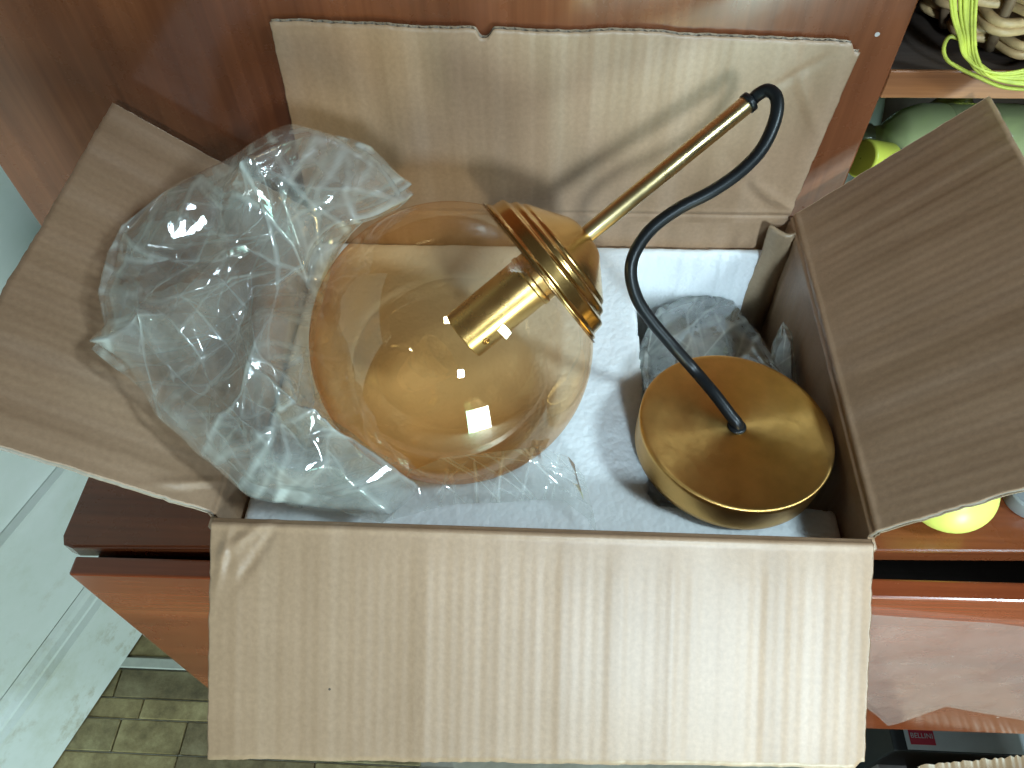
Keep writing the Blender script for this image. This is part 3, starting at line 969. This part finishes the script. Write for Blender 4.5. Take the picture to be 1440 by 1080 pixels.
# cord
cord_px = [(1066, 133, .484), (1080, 127, .480), (1092, 138, .477), (1091, 165, .477), (1074, 205, .479), (1045, 238, .481), (1003, 268, .484), (955, 293, .487),
           (916, 322, .490), (893, 355, .493), (887, 385, .497), (896, 420, .503), (917, 452, .509), (945, 485, .515)]
cord = [TIP - AX * 0.004, TIP + AX * 0.004] + [at_depth(*p) for p in cord_px]
for px, py, cl in ((975, 519, 0.0200), (1004, 553, 0.0140), (1026, 582, 0.007)):
    cord.append(at_plane(px, py, CC + CN * cl, CN))
cord += [CC + CN * 0.002, CC - CN * 0.008]
tube('power_cord', catmull(cord, 10), 0.0041, MAT['black'], lamp, 18)

# ------------------------------------------------------------------ plastic bags
LAPS = []
def film_from_map(PX, PY, TT, uvx, uvy, seed, amp, lat=0.5, fade=None, lams=None):
    """grid of pixels and depths -> crumpled world points"""
    nv, nu = PX.shape
    dirs = FWD[None, None, :] + ((PX - 720) / FPX)[..., None] * RGT + ((540 - PY) / FPX)[..., None] * UPV
    P = CAM + dirs * TT[..., None]
    kw = dict(lams=lams) if lams else {}
    h = crumple(uvx, uvy, seed, **kw) * amp
    h2 = crumple(uvx + 3, uvy + 5, seed + 7, **kw) * amp * lat
    h3 = crumple(uvx + 6, uvy + 1, seed + 13, **kw) * amp * lat
    lap = np.zeros_like(h)
    lap[1:-1, 1:-1] = np.abs(h[2:, 1:-1] + h[:-2, 1:-1] - 2 * h[1:-1, 1:-1]) + np.abs(h[1:-1, 2:] + h[1:-1, :-2] - 2 * h[1:-1, 1:-1])
    lap = lap / (np.percentile(lap, 97) + 1e-9)
    sm = lap.copy()
    sm[1:-1, 1:-1] = (lap[1:-1, 1:-1] * 2 + lap[2:, 1:-1] + lap[:-2, 1:-1] + lap[1:-1, 2:] + lap[1:-1, :-2]) / 5.0
    sm2 = sm.copy()
    sm2[1:-1, 1:-1] = (sm[1:-1, 1:-1] * 2 + sm[2:, 1:-1] + sm[:-2, 1:-1] + sm[1:-1, 2:] + sm[1:-1, :-2]) / 5.0
    LAPS.append(np.clip(sm2, 0, 1.5).ravel())
    if fade is not None:
        h = h * fade; h2 = h2 * fade; h3 = h3 * fade
    P = P - FWD * h[..., None] + RGT * h2[..., None] + UPV * h3[..., None]
    return P.reshape(-1, 3), grid_faces(nu, nv)

def star_layer(outline, center, depth_fn, bulge, seed, amp, nr=150, nt=420, back=False):
    out = np.array(outline, float)
    # resample the closed outline evenly
    c = np.vstack([out, out[:1]])
    seg = np.linalg.norm(np.diff(c, axis=0), axis=1); cum = np.concatenate([[0], np.cumsum(seg)])
    s = np.linspace(0, cum[-1], nt)
    ox = np.interp(s, cum, c[:, 0]); oy = np.interp(s, cum, c[:, 1])
    r = np.linspace(0.01, 1, nr)[:, None]
    PX = center[0] + (ox[None, :] - center[0]) * r
    PY = center[1] + (oy[None, :] - center[1]) * r
    T0 = depth_fn(PX, PY)
    prof = np.power(np.clip(1 - r ** 2.2, 0, 1), 0.55)
    TT = T0 + (bulge if back else -bulge) * prof
    sc = 0.00046
    P, f = film_from_map(PX, PY, TT, PX * sc, PY * sc, seed, amp, 0.55, fade=np.clip((1.02 - r) * 3.0, 0.35, 1) * np.ones_like(PX))
    return P, f

def strip_layer(topline, botline, depth_fn, seed, amp, nu=360, nv=110, lift=None):
    def res(pl, n):
        pl = np.array(pl, float); seg = np.linalg.norm(np.diff(pl, axis=0), axis=1); cum = np.concatenate([[0], np.cumsum(seg)])
        s = np.linspace(0, cum[-1], n)
        return np.stack([np.interp(s, cum, pl[:, 0]), np.interp(s, cum, pl[:, 1])], 1)
    a = res(topline, nu); b = res(botline, nu)
    v = np.linspace(0, 1, nv)[:, None]
    PX = a[None, :, 0] * (1 - v) + b[None, :, 0] * v
    PY = a[None, :, 1] * (1 - v) + b[None, :, 1] * v
    T0 = depth_fn(PX, PY)
    if lift is not None:
        T0 = T0 - lift(v, np.linspace(0, 1, nu)[None, :])
    sc = 0.00046
    return film_from_map(PX, PY, T0, PX * sc, PY * sc, seed, amp, 0.4)

LF_N = np.array([math.sin(math.radians(38.5)), 0, math.cos(math.radians(38.5))])   # left flap normal
LF_P = np.array([-0.2, 0, 0.006])
def t_plane_arr(PX, PY, p0, n):
    dirs = FWD[None, None, :] + ((PX - 720) / FPX)[..., None] * RGT + ((540 - PY) / FPX)[..., None] * UPV
    return np.dot(np.array(p0) - CAM, n) / (dirs @ n)
def bag_depth(PX, PY):
    tf = t_plane_arr(PX, PY, LF_P, LF_N) - 0.022
    tf = np.where(tf > 0, tf, 9)
    tz = t_plane_arr(PX, PY, (0, 0, FZ), np.array([0, 0, 1.0])) - 0.03
    tr = 0.505 + 0.0 * PX
    t = np.minimum(np.minimum(tf, tz), tr)
    k = 0.01
    return -k * np.log(np.exp(-tf / k) + np.exp(-tz / k) + np.exp(-tr / k))
outline_bag = [(425, 186), (470, 190), (518, 208), (548, 236), (579, 262), (560, 284), (525, 300), (500, 330), (468, 380), (448, 440), (442, 500), (452, 560), (476, 602), (520, 640), (560, 668),
               (585, 692), (545, 732), (470, 716), (400, 700), (352, 678), (290, 640), (232, 590), (172, 522), (128, 489), (146, 460), (140, 410), (150, 350), (166, 315), (236, 266), (345, 226), (395, 196)]
V = []; F = []
def film_obj(name):
    o = mesh_obj(name, V, F, MAT['film2'] if name in ('packing_bag', 'plastic_scrap') else MAT['film'])
    a = o.data.attributes.new('crease', 'FLOAT', 'POINT')
    a.data.foreach_set('value', np.concatenate(LAPS).astype(np.float32))
    LAPS.clear()
    return o
def addp(P, f):
    b = len(V); V.extend(P); F.extend([tuple(i + b for i in q) for q in f])
addp(*star_layer(outline_bag, (315, 450), bag_depth, 0.042, 101, 1.0))
addp(*star_layer(outline_bag, (315, 450), bag_depth, 0.010, 202, 0.7, back=True))
# film lying on the foam in front of the globe
foam_t = lambda PX, PY: t_plane_arr(PX, PY, (0, 0, FZ + 0.006), np.array([0, 0, 1.0]))
def front_depth(PX, PY):
    # in front of the globe where they overlap
    tf = foam_t(PX, PY)
    dirs = FWD[None, None, :] + ((PX - 720) / FPX)[..., None] * RGT + ((540 - PY) / FPX)[..., None] * UPV
    oc = CAM - GC
    a = np.sum(dirs * dirs, -1); b = 2 * (dirs @ oc); c = oc @ oc - (GR + 0.006) ** 2
    disc = b * b - 4 * a * c
    tg = np.where(disc > 0, (-b - np.sqrt(np.maximum(disc, 0))) / (2 * a), 9)
    return np.minimum(tf, tg)
top_l = [(352, 600), (430, 588), (500, 628), (585, 668), (640, 652), (700, 640), (760, 628), (800, 640), (822, 668)]
bot_l = [(350, 676), (420, 704), (545, 733), (600, 722), (645, 716), (720, 712), (790, 706), (822, 730), (836, 754)]
addp(*strip_layer(top_l, bot_l, foam_t, 303, 0.28, lift=lambda v, u: (1 - v) ** 1.3 * (0.026 + 0.006 * np.sin(u * 9)) * np.clip((1 - u) * 6, 0.25, 1)))
# film wrapped over the left and lower side of the globe
def wrap_patch():
    nu, nv = 260, 110
    # angle round the outline of the globe, as seen; radius fraction inward
    th = np.radians(np.linspace(100, 332, nu))[None, :]
    rin = np.interp(np.linspace(0, 1, nu), [0, 0.15, 0.35, 0.55, 0.75, 0.9, 1], [0.97, 0.86, 0.80, 0.84, 0.80, 0.88, 0.97])[None, :]
    v = np.linspace(0, 1, nv)[:, None]
    rf = rin * (1 - v) + 1.025 * v
    PX = 637 + 196 * rf * np.cos(th); PY = 484 - 196 * rf * np.sin(th)
    dirs = FWD[None, None, :] + ((PX - 720) / FPX)[..., None] * RGT + ((540 - PY) / FPX)[..., None] * UPV
    oc = CAM - GC
    RB = GR * 1.035
    a = np.sum(dirs * dirs, -1); b = 2 * (dirs @ oc); c = oc @ oc - RB ** 2
    disc = np.maximum(b * b - 4 * a * c, 0)
    TT = (-b - np.sqrt(disc)) / (2 * a)
    return film_from_map(PX, PY, TT, PX * 0.00046, PY * 0.00046, 404, 0.16, 0.3)
bag = film_obj('plastic_bag')
tag(bag, 'large crumpled clear plastic bag pulled open around the glass globe', 'plastic bag')

V = []; F = []
def bag2_depth(PX, PY):
    return t_plane_arr(PX, PY, (0, 0.15, -0.060), np.array([0, 0.22, 1.0]))
outline2 = [(903, 480), (930, 436), (962, 424), (1000, 418), (1034, 428), (1052, 450), (1068, 470), (1080, 505), (1100, 540), (1060, 600), (950, 600), (903, 560), (898, 515)]
addp(*star_layer(outline2, (995, 500), bag2_depth, 0.026, 505, 0.9, nr=90, nt=240))
addp(*star_layer(outline2, (995, 500), bag2_depth, 0.008, 506, 0.8, nr=90, nt=240, back=True))
bag2 = film_obj('packing_bag')
tag(bag2, 'crumpled clear plastic bag stuffed in the foam compartment under the brass canopy', 'plastic bag')
V = []; F = []
outline3 = [(1080, 520), (1086, 480), (1100, 454), (1112, 470), (1118, 510), (1118, 560), (1095, 560)]
addp(*star_layer(outline3, (1101, 515), lambda a, b: t_plane_arr(a, b, (0.19, 0.2, -0.05), np.array([-0.8, -0.2, 0.6])), 0.006, 507, 0.5, nr=40, nt=120))
addp(*star_layer(outline3, (1101, 515), lambda a, b: t_plane_arr(a, b, (0.19, 0.2, -0.05), np.array([-0.8, -0.2, 0.6])), 0.002, 508, 0.5, nr=40, nt=120, back=True))
bag3 = film_obj('plastic_scrap')
tag(bag3, 'small peak of clear plastic film against the right wall of the box', 'plastic film')

# ------------------------------------------------------------------ things on the shelves at the right
# woven basket
BC = np.array([0.352, 0.380]); BZ = 0.1190
basket = empty('wicker_basket', (0, 0, 0), 'tan woven wicker basket on the upper shelf', 'basket')
MAT['wicker'] = mat_simple('wicker', (0.52, 0.35, 0.17), 0.5, var=0.35, scale=60, bmp=0.3)
MAT['wicker_dark'] = mat_simple('wicker_dark', (0.16, 0.10, 0.055), 0.6, var=0.3, scale=60)
def basket_r(h):
    return 0.062 + 0.028 * (h / 0.13) ** 0.7
NST = 20
vs = []; fs = []
for k in range(NST):
    t = 2 * math.pi * k / NST
    path = [(BC[0] + basket_r(h) * math.cos(t), BC[1] + basket_r(h) * math.sin(t), BZ + 0.004 + h) for h in np.linspace(0.0, 0.13, 12)]
    v_, f_ = tube_data(path, 0.0038, 8, len(vs)); vs += v_; fs += f_
mesh_obj('stakes', vs, fs, MAT['wicker_dark'], basket)
for j in range(9):
    h = 0.009 + j * 0.0145
    ph = math.pi * (j % 2)
    pts = []
    for q in range(NST * 8 + 1):
        t = 2 * math.pi * q / (NST * 8)
        r = basket_r(h) + 0.0052 * math.cos(NST / 2 * t + ph)
        pts.append((BC[0] + r * math.cos(t), BC[1] + r * math.sin(t), BZ + 0.004 + h + 0.001 * math.sin(7 * t + j)))
    # flat weaver: two cords side by side
    vs = []; fs = []
    for dz in (-0.0030, 0.0030):
        v_, f_ = tube_data(np.array(pts) + np.array([0, 0, dz]), 0.0033, 8, len(vs), False); vs += v_; fs += f_
    mesh_obj('weaver', vs, fs, MAT['wicker'], basket)
bmb = bmesh.new(); bmesh.ops.create_cone(bmb, cap_ends=True, segments=48, radius1=0.058, radius2=0.061, depth=0.006)
bmesh.ops.translate(bmb, verts=bmb.verts, vec=(BC[0], BC[1], BZ + 0.0035))
bm_obj('base', bmb, MAT['wicker_dark'], basket)

# yellow-green raffia hanging over the basket
MAT['raffia'] = mat_simple('raffia', (0.52, 0.56, 0.08), 0.45, var=0.3, scale=50)
vs = []; fs = []
rr = np.random.RandomState(3)
for k in range(20):
    a = rr.uniform(-1, 1); b = rr.uniform(-1, 1)
    q = [(1352 + a * 24, -30, .50), (1353 + a * 19, 20, .505), (1358 + a * 13, 52, .515), (1364 + a * 9 + b * 3, 78, .525), (1384 + b * 9, 100 + a * 4, .528), (1412 + b * 4, 108 + a * 7, .53), (1450, 106 + a * 14, .53), (1490, 100 + a * 22, .53)]
    P_ = [at_plane(px, py, (0, 0.298 - (0.055 if py < 60 else 0.02) * 0 + 0.0015 * b - 0.004 * abs(a), 0), np.array([0, 1.0, 0.0])) for px, py, t in q]
    v_, f_ = tube_data(catmull(P_, 8), 0.0009 + 0.0004 * rr.rand(), 6, len(vs)); vs += v_; fs += f_
loop = [(1352, 55), (1335, 52), (1327, 68), (1332, 84), (1350, 96), (1375, 108), (1410, 122), (1450, 126)]
P_ = [at_plane(px, py, (0, 0.298, 0), np.array([0, 1.0, 0])) for px, py in loop]
v_, f_ = tube_data(catmull(P_, 8), 0.0014, 6, len(vs)); vs += v_; fs += f_
rf = mesh_obj('raffia_bundle', vs, fs, MAT['raffia'])
tag(rf, 'bundle of yellow green raffia strings hanging in front of the wicker basket', 'string')

# plastic bottles in the lower shelf
def mat_pet(name, col, rough=0.08):
    m, nt, N, L, P = new_mat(name)
    N.remove(P)
    out = [n for n in N if n.type == 'OUTPUT_MATERIAL'][0]
    tr = N.new('ShaderNodeBsdfTransparent'); tr.inputs[0].default_value = (*col, 1)
    gl = N.new('ShaderNodeBsdfGlossy'); gl.inputs['Roughness'].default_value = rough
    df = N.new('ShaderNodeBsdfTranslucent'); df.inputs[0].default_value = (*[min(1, c * 1.0) for c in col], 1)
    d2 = N.new('ShaderNodeBsdfDiffuse'); d2.inputs[0].default_value = (*col, 1)
    ma = N.new('ShaderNodeMixShader'); ma.inputs[0].default_value = 0.5
    L.new(df.outputs[0], ma.inputs[1]); L.new(d2.outputs[0], ma.inputs[2])
    m1 = N.new('ShaderNodeMixShader'); m1.inputs[0].default_value = 0.58
    L.new(tr.outputs[0], m1.inputs[1]); L.new(ma.outputs[0], m1.inputs[2])
    fr = N.new('ShaderNodeFresnel'); fr.inputs['IOR'].default_value = 1.6
    tc = N.new('ShaderNodeTexCoord').outputs['Object']
    nz = noise(N, L, tc, 70, 3, 0.6)
    b = bump(N, L, nz.outputs['Fac'], 0.25, 0.002)
    L.new(b, gl.inputs['Normal']); L.new(b, fr.inputs['Normal'])
    m2 = N.new('ShaderNodeMixShader')
    L.new(fr.outputs[0], m2.inputs[0]); L.new(m1.outputs[0], m2.inputs[1]); L.new(gl.outputs[0], m2.inputs[2])
    L.new(m2.outputs[0], out.inputs['Surface'])
    return m
MAT['pet_green'] = mat_pet('green_plastic', (0.84, 0.90, 0.46))
MAT['pet_clear'] = mat_pet('clear_plastic', (0.78, 0.90, 0.82))
MAT['pet_olive'] = mat_pet('olive_plastic', (0.74, 0.74, 0.28))
MAT['yellow'] = mat_simple('yellow_plastic', (0.72, 0.74, 0.10), 0.4, var=0.05)
MAT['dkgreen'] = mat_simple('green_cap', (0.0, 0.20, 0.10), 0.35, var=0.1)
def bottle(pos, axis, L_, R_, mat, capmat, label, cap_r=0.014, cap_l=0.02):
    e = empty('plastic_bottle', (0, 0, 0), label, 'bottle')
    pr = [(0.0, 0.001), (0.0, R_ * 0.75), (0.004, R_ * 0.95), (0.012, R_), (L_ * 0.25, R_), (L_ * 0.27, R_ * 0.95), (L_ * 0.29, R_), (L_ * 0.5, R_), (L_ * 0.52, R_ * 0.95), (L_ * 0.54, R_), (L_ * 0.68, R_), (L_ * 0.80, R_ * 0.8), (L_ * 0.90, R_ * 0.42), (L_ * 0.93, 0.012), (L_, 0.012)]
    lathe('body', round_prof(pr, 0.004, 3), pos, axis, mat, e, n=48)
    cpf = [(L_ - 0.004, 0.012), (L_ - 0.004, cap_r), (L_ + cap_l, cap_r * 0.97), (L_ + cap_l + 0.0015, cap_r * 0.88), (L_ + cap_l + 0.0015, 0.0005)]
    lathe('cap', round_prof(cpf, 0.0015, 3), pos, axis, capmat, e, n=40)
    return e
bottle((0.415, 0.385, 0.006), (-1, -0.06, 0.04), 0.14, 0.031, MAT['pet_green'], MAT['pet_clear'], 'pale green plastic bottle lying across the shelf behind the right flap')
YA = np.array([-0.80, -0.30, 0.35]); YA /= np.linalg.norm(YA)
YP = at_plane(1230, 226, (0, 0.345, 0), np.array([0, 1.0, 0]))
bottle(YP - YA * 0.155, YA, 0.145, 0.034, MAT['pet_clear'], MAT['yellow'], 'clear plastic bottle with bright yellow cap beside the door panel', 0.0165, 0.026)
bottle((0.385, 0.46, Z_TOP + 0.0), (0, 0, 1), 0.24, 0.036, MAT['pet_olive'], MAT['yellow'], 'olive yellow plastic bottle standing behind the lying pale green one')
bottle((0.315, 0.52, Z_TOP + 0.0), (0, 0, 1), 0.24, 0.034, MAT['pet_clear'], MAT['pet_clear'], 'clear plastic bottle standing at the back of the shelf by the door panel')
bottle((0.55, 0.41, Z_TOP + 0.0), (0, 0, 1), 0.23, 0.036, MAT['pet_green'], MAT['dkgreen'], 'green plastic bottle standing rightmost on the shelf')
bottle((0.475, 0.36, Z_TOP + 0.0), (0.05, -0.1, 1), 0.13, 0.030, MAT['pet_green'], MAT['dkgreen'], 'small pale green bottle with dark green cap at right picture edge', 0.015, 0.02)
# crumpled film among the bottles
V = []; F = []
outl = [(1190, 290), (1200, 240), (1235, 205), (1300, 180), (1380, 165), (1440, 160), (1480, 200), (1480, 300), (1400, 330), (1280, 330)]
dep = lambda a, b: t_plane_arr(a, b, (0, 0.420, -0.06), np.array([0, 1.0, 0.25]))
addp(*star_layer(outl, (1330, 250), dep, 0.018, 606, 0.6, nr=90, nt=240))
shelf_film = film_obj('bottle_bag')
tag(shelf_film, 'thin clear plastic film bunched over the bottles on the shelf', 'plastic bag')

# pale lime ball and grey lid on the cabinet top
bmb = bmesh.new(); bmesh.ops.create_uvsphere(bmb, u_segments=48, v_segments=32, radius=0.038)
for v in bmb.verts:
    v.co.z *= 0.92
bp = at_z(1338, 733, Z_TOP)
bmesh.ops.translate(bmb, verts=bmb.verts, vec=(bp[0] - 0.012, bp[1] + 0.012, Z_TOP + 0.0350))
ball = bm_obj('lime_ball', bmb, mat_simple('lime_plastic', (0.78, 0.80, 0.16), 0.35, var=0.04, spec=0.5), smooth=True)
tag(ball, 'pale lime yellow ball on the cabinet top under the right flap', 'ball')
gp = at_z(1452, 716, Z_TOP)
lid = lathe('round_tin', round_prof([(0.0, 0.001), (0.0, 0.022), (0.016, 0.023), (0.018, 0.020), (0.015, 0.018), (0.015, 0.0005)], 0.001, 3), (gp[0] - 0.002, gp[1] + 0.01, Z_TOP + 0.0005), (0, 0, 1), mat_simple('grey_plastic', (0.28, 0.29, 0.29), 0.4))
tag(lid, 'grey round tin on the cabinet top at the right edge of the picture', 'tin')

# ------------------------------------------------------------------ clutter on the floor at bottom right
MAT['ink'] = mat_simple('black_card', (0.012, 0.013, 0.012), 0.5, var=0.3)
MAT['white_card'] = mat_simple('white_card', (0.68, 0.74, 0.74), 0.45, var=0.06)
MAT['red'] = mat_simple('red_print', (0.62, 0.04, 0.07), 0.45, var=0.08)
zc = -0.80
c0 = at_z(1272, 1032, zc); c1 = at_z(1276, 1056, zc)
e = empty('printed_carton', (0, 0, 0), 'black and white carton with a red BELLINI label on the floor under the drawer', 'carton')
xa, ya = at_z(1277, 1056, zc)[:2]
bm_obj('carton_body', box_bm((xa - 0.02, ya, Z_FLOOR), (xa + 0.45, ya + 0.16, zc), 0.001, 1), MAT['ink'], e)
bm_obj('top_band', box_bm((xa, ya + 0.002, zc + 0.0003), (xa + 0.44, ya + 0.05, zc + 0.0010)), MAT['white_card'], e)
lx0 = at_z(1281, 1048, zc)[0]; lx1 = at_z(1316, 1048, zc)[0]
red = bm_obj('red_label', box_bm((lx0, ya + 0.009, zc + 0.0012), (lx1, ya + 0.034, zc + 0.0016)), MAT['red'], e)
fc = bpy.data.curves.new('lettering', 'FONT'); fc.body = 'BELLINI'; fc.size = 0.0098; fc.extrude = 0.0001; fc.align_x = 'CENTER'
fo = bpy.data.objects.new('lettering_tmp', fc); COL.objects.link(fo)
bpy.context.view_layer.update()
dg = bpy.context.evaluated_depsgraph_get()
tm = bpy.data.meshes.new_from_object(fo.evaluated_get(dg))
bpy.data.objects.remove(fo)
to = bpy.data.objects.new('lettering', tm); COL.objects.link(to); to.parent = red
to.location = ((lx0 + lx1) / 2, ya + 0.018, zc + 0.0019)
tm.materials.clear(); tm.materials.append(MAT['white_card'])

# pale board leaning beside it
zb = -0.90
pa = at_z(1222, 1034, zb)
bm_obj_plank = bm_obj('grey_plank', box_bm((pa[0], pa[1] - 0.12, Z_FLOOR + 0.0), (pa[0] + 0.045, pa[1] + 0.08, zb), 0.002, 1, math.radians(8)), mat_simple('grey_board', (0.46, 0.42, 0.40), 0.5))
tag(bm_obj_plank, 'narrow grey board standing on the floor beside the printed carton', 'board')
pb = at_z(1200, 1055, -0.97)
o_ = bm_obj('blue_sheet', box_bm((pb[0] - 0.03, pb[1] - 0.10, Z_FLOOR + 0.002), (pb[0] + 0.05, pb[1] + 0.03, Z_FLOOR + 0.006), 0.001, 1), mat_simple('blue_paper', (0.30, 0.48, 0.58), 0.5))
tag(o_, 'pale blue sheet on the floor under the front flap corner', 'paper')
# torn corrugated flap at the very bottom right
def torn():
    nu, nv = 120, 6
    zf = -0.74
    A = at_z(1292, 1076, zf); B = at_z(1470, 1060, zf)
    vs = []; uv = []
    nz = VNoise(91)
    for side in range(2):
        for j in range(nv):
            for i in range(nu):
                u = i / (nu - 1); v = j / (nv - 1)
                p = A + (B - A) * u
                rag = nz(u * 40, 3.3) * 0.002
                vs.append((p[0], p[1] - v * 0.10 + rag * (1 - v), zf - 0.03 * v + 0.0008 * nz(u * 14, v * 3) - 0.004 * side)); uv.append((u * 0.2, v * 0.1))
    n = nu * nv
    fs = grid_faces(nu, nv) + grid_faces(nu, nv, n) + [(i, i + 1, n + i + 1, n + i) for i in range(nu - 1)] + [(j * nu, (j + 1) * nu, n + (j + 1) * nu, n + j * nu) for j in range(nv - 1)]
    vs2 = [(p[0], p[1], p[2]) for p in vs]
    e = empty('floor_carton', (0, 0, 0), 'torn pale corrugated carton standing on the floor at the bottom right corner', 'carton')
    mesh_obj('torn_flap', vs2, fs, MAT['card'], e, uvs=uv)
    bm_obj('body', box_bm((A[0] + 0.004, A[1] - 0.25, Z_FLOOR), (A[0] + 0.3, A[1] - 0.102, zf - 0.036), 0.002, 1), MAT['card_out'], e)
torn()
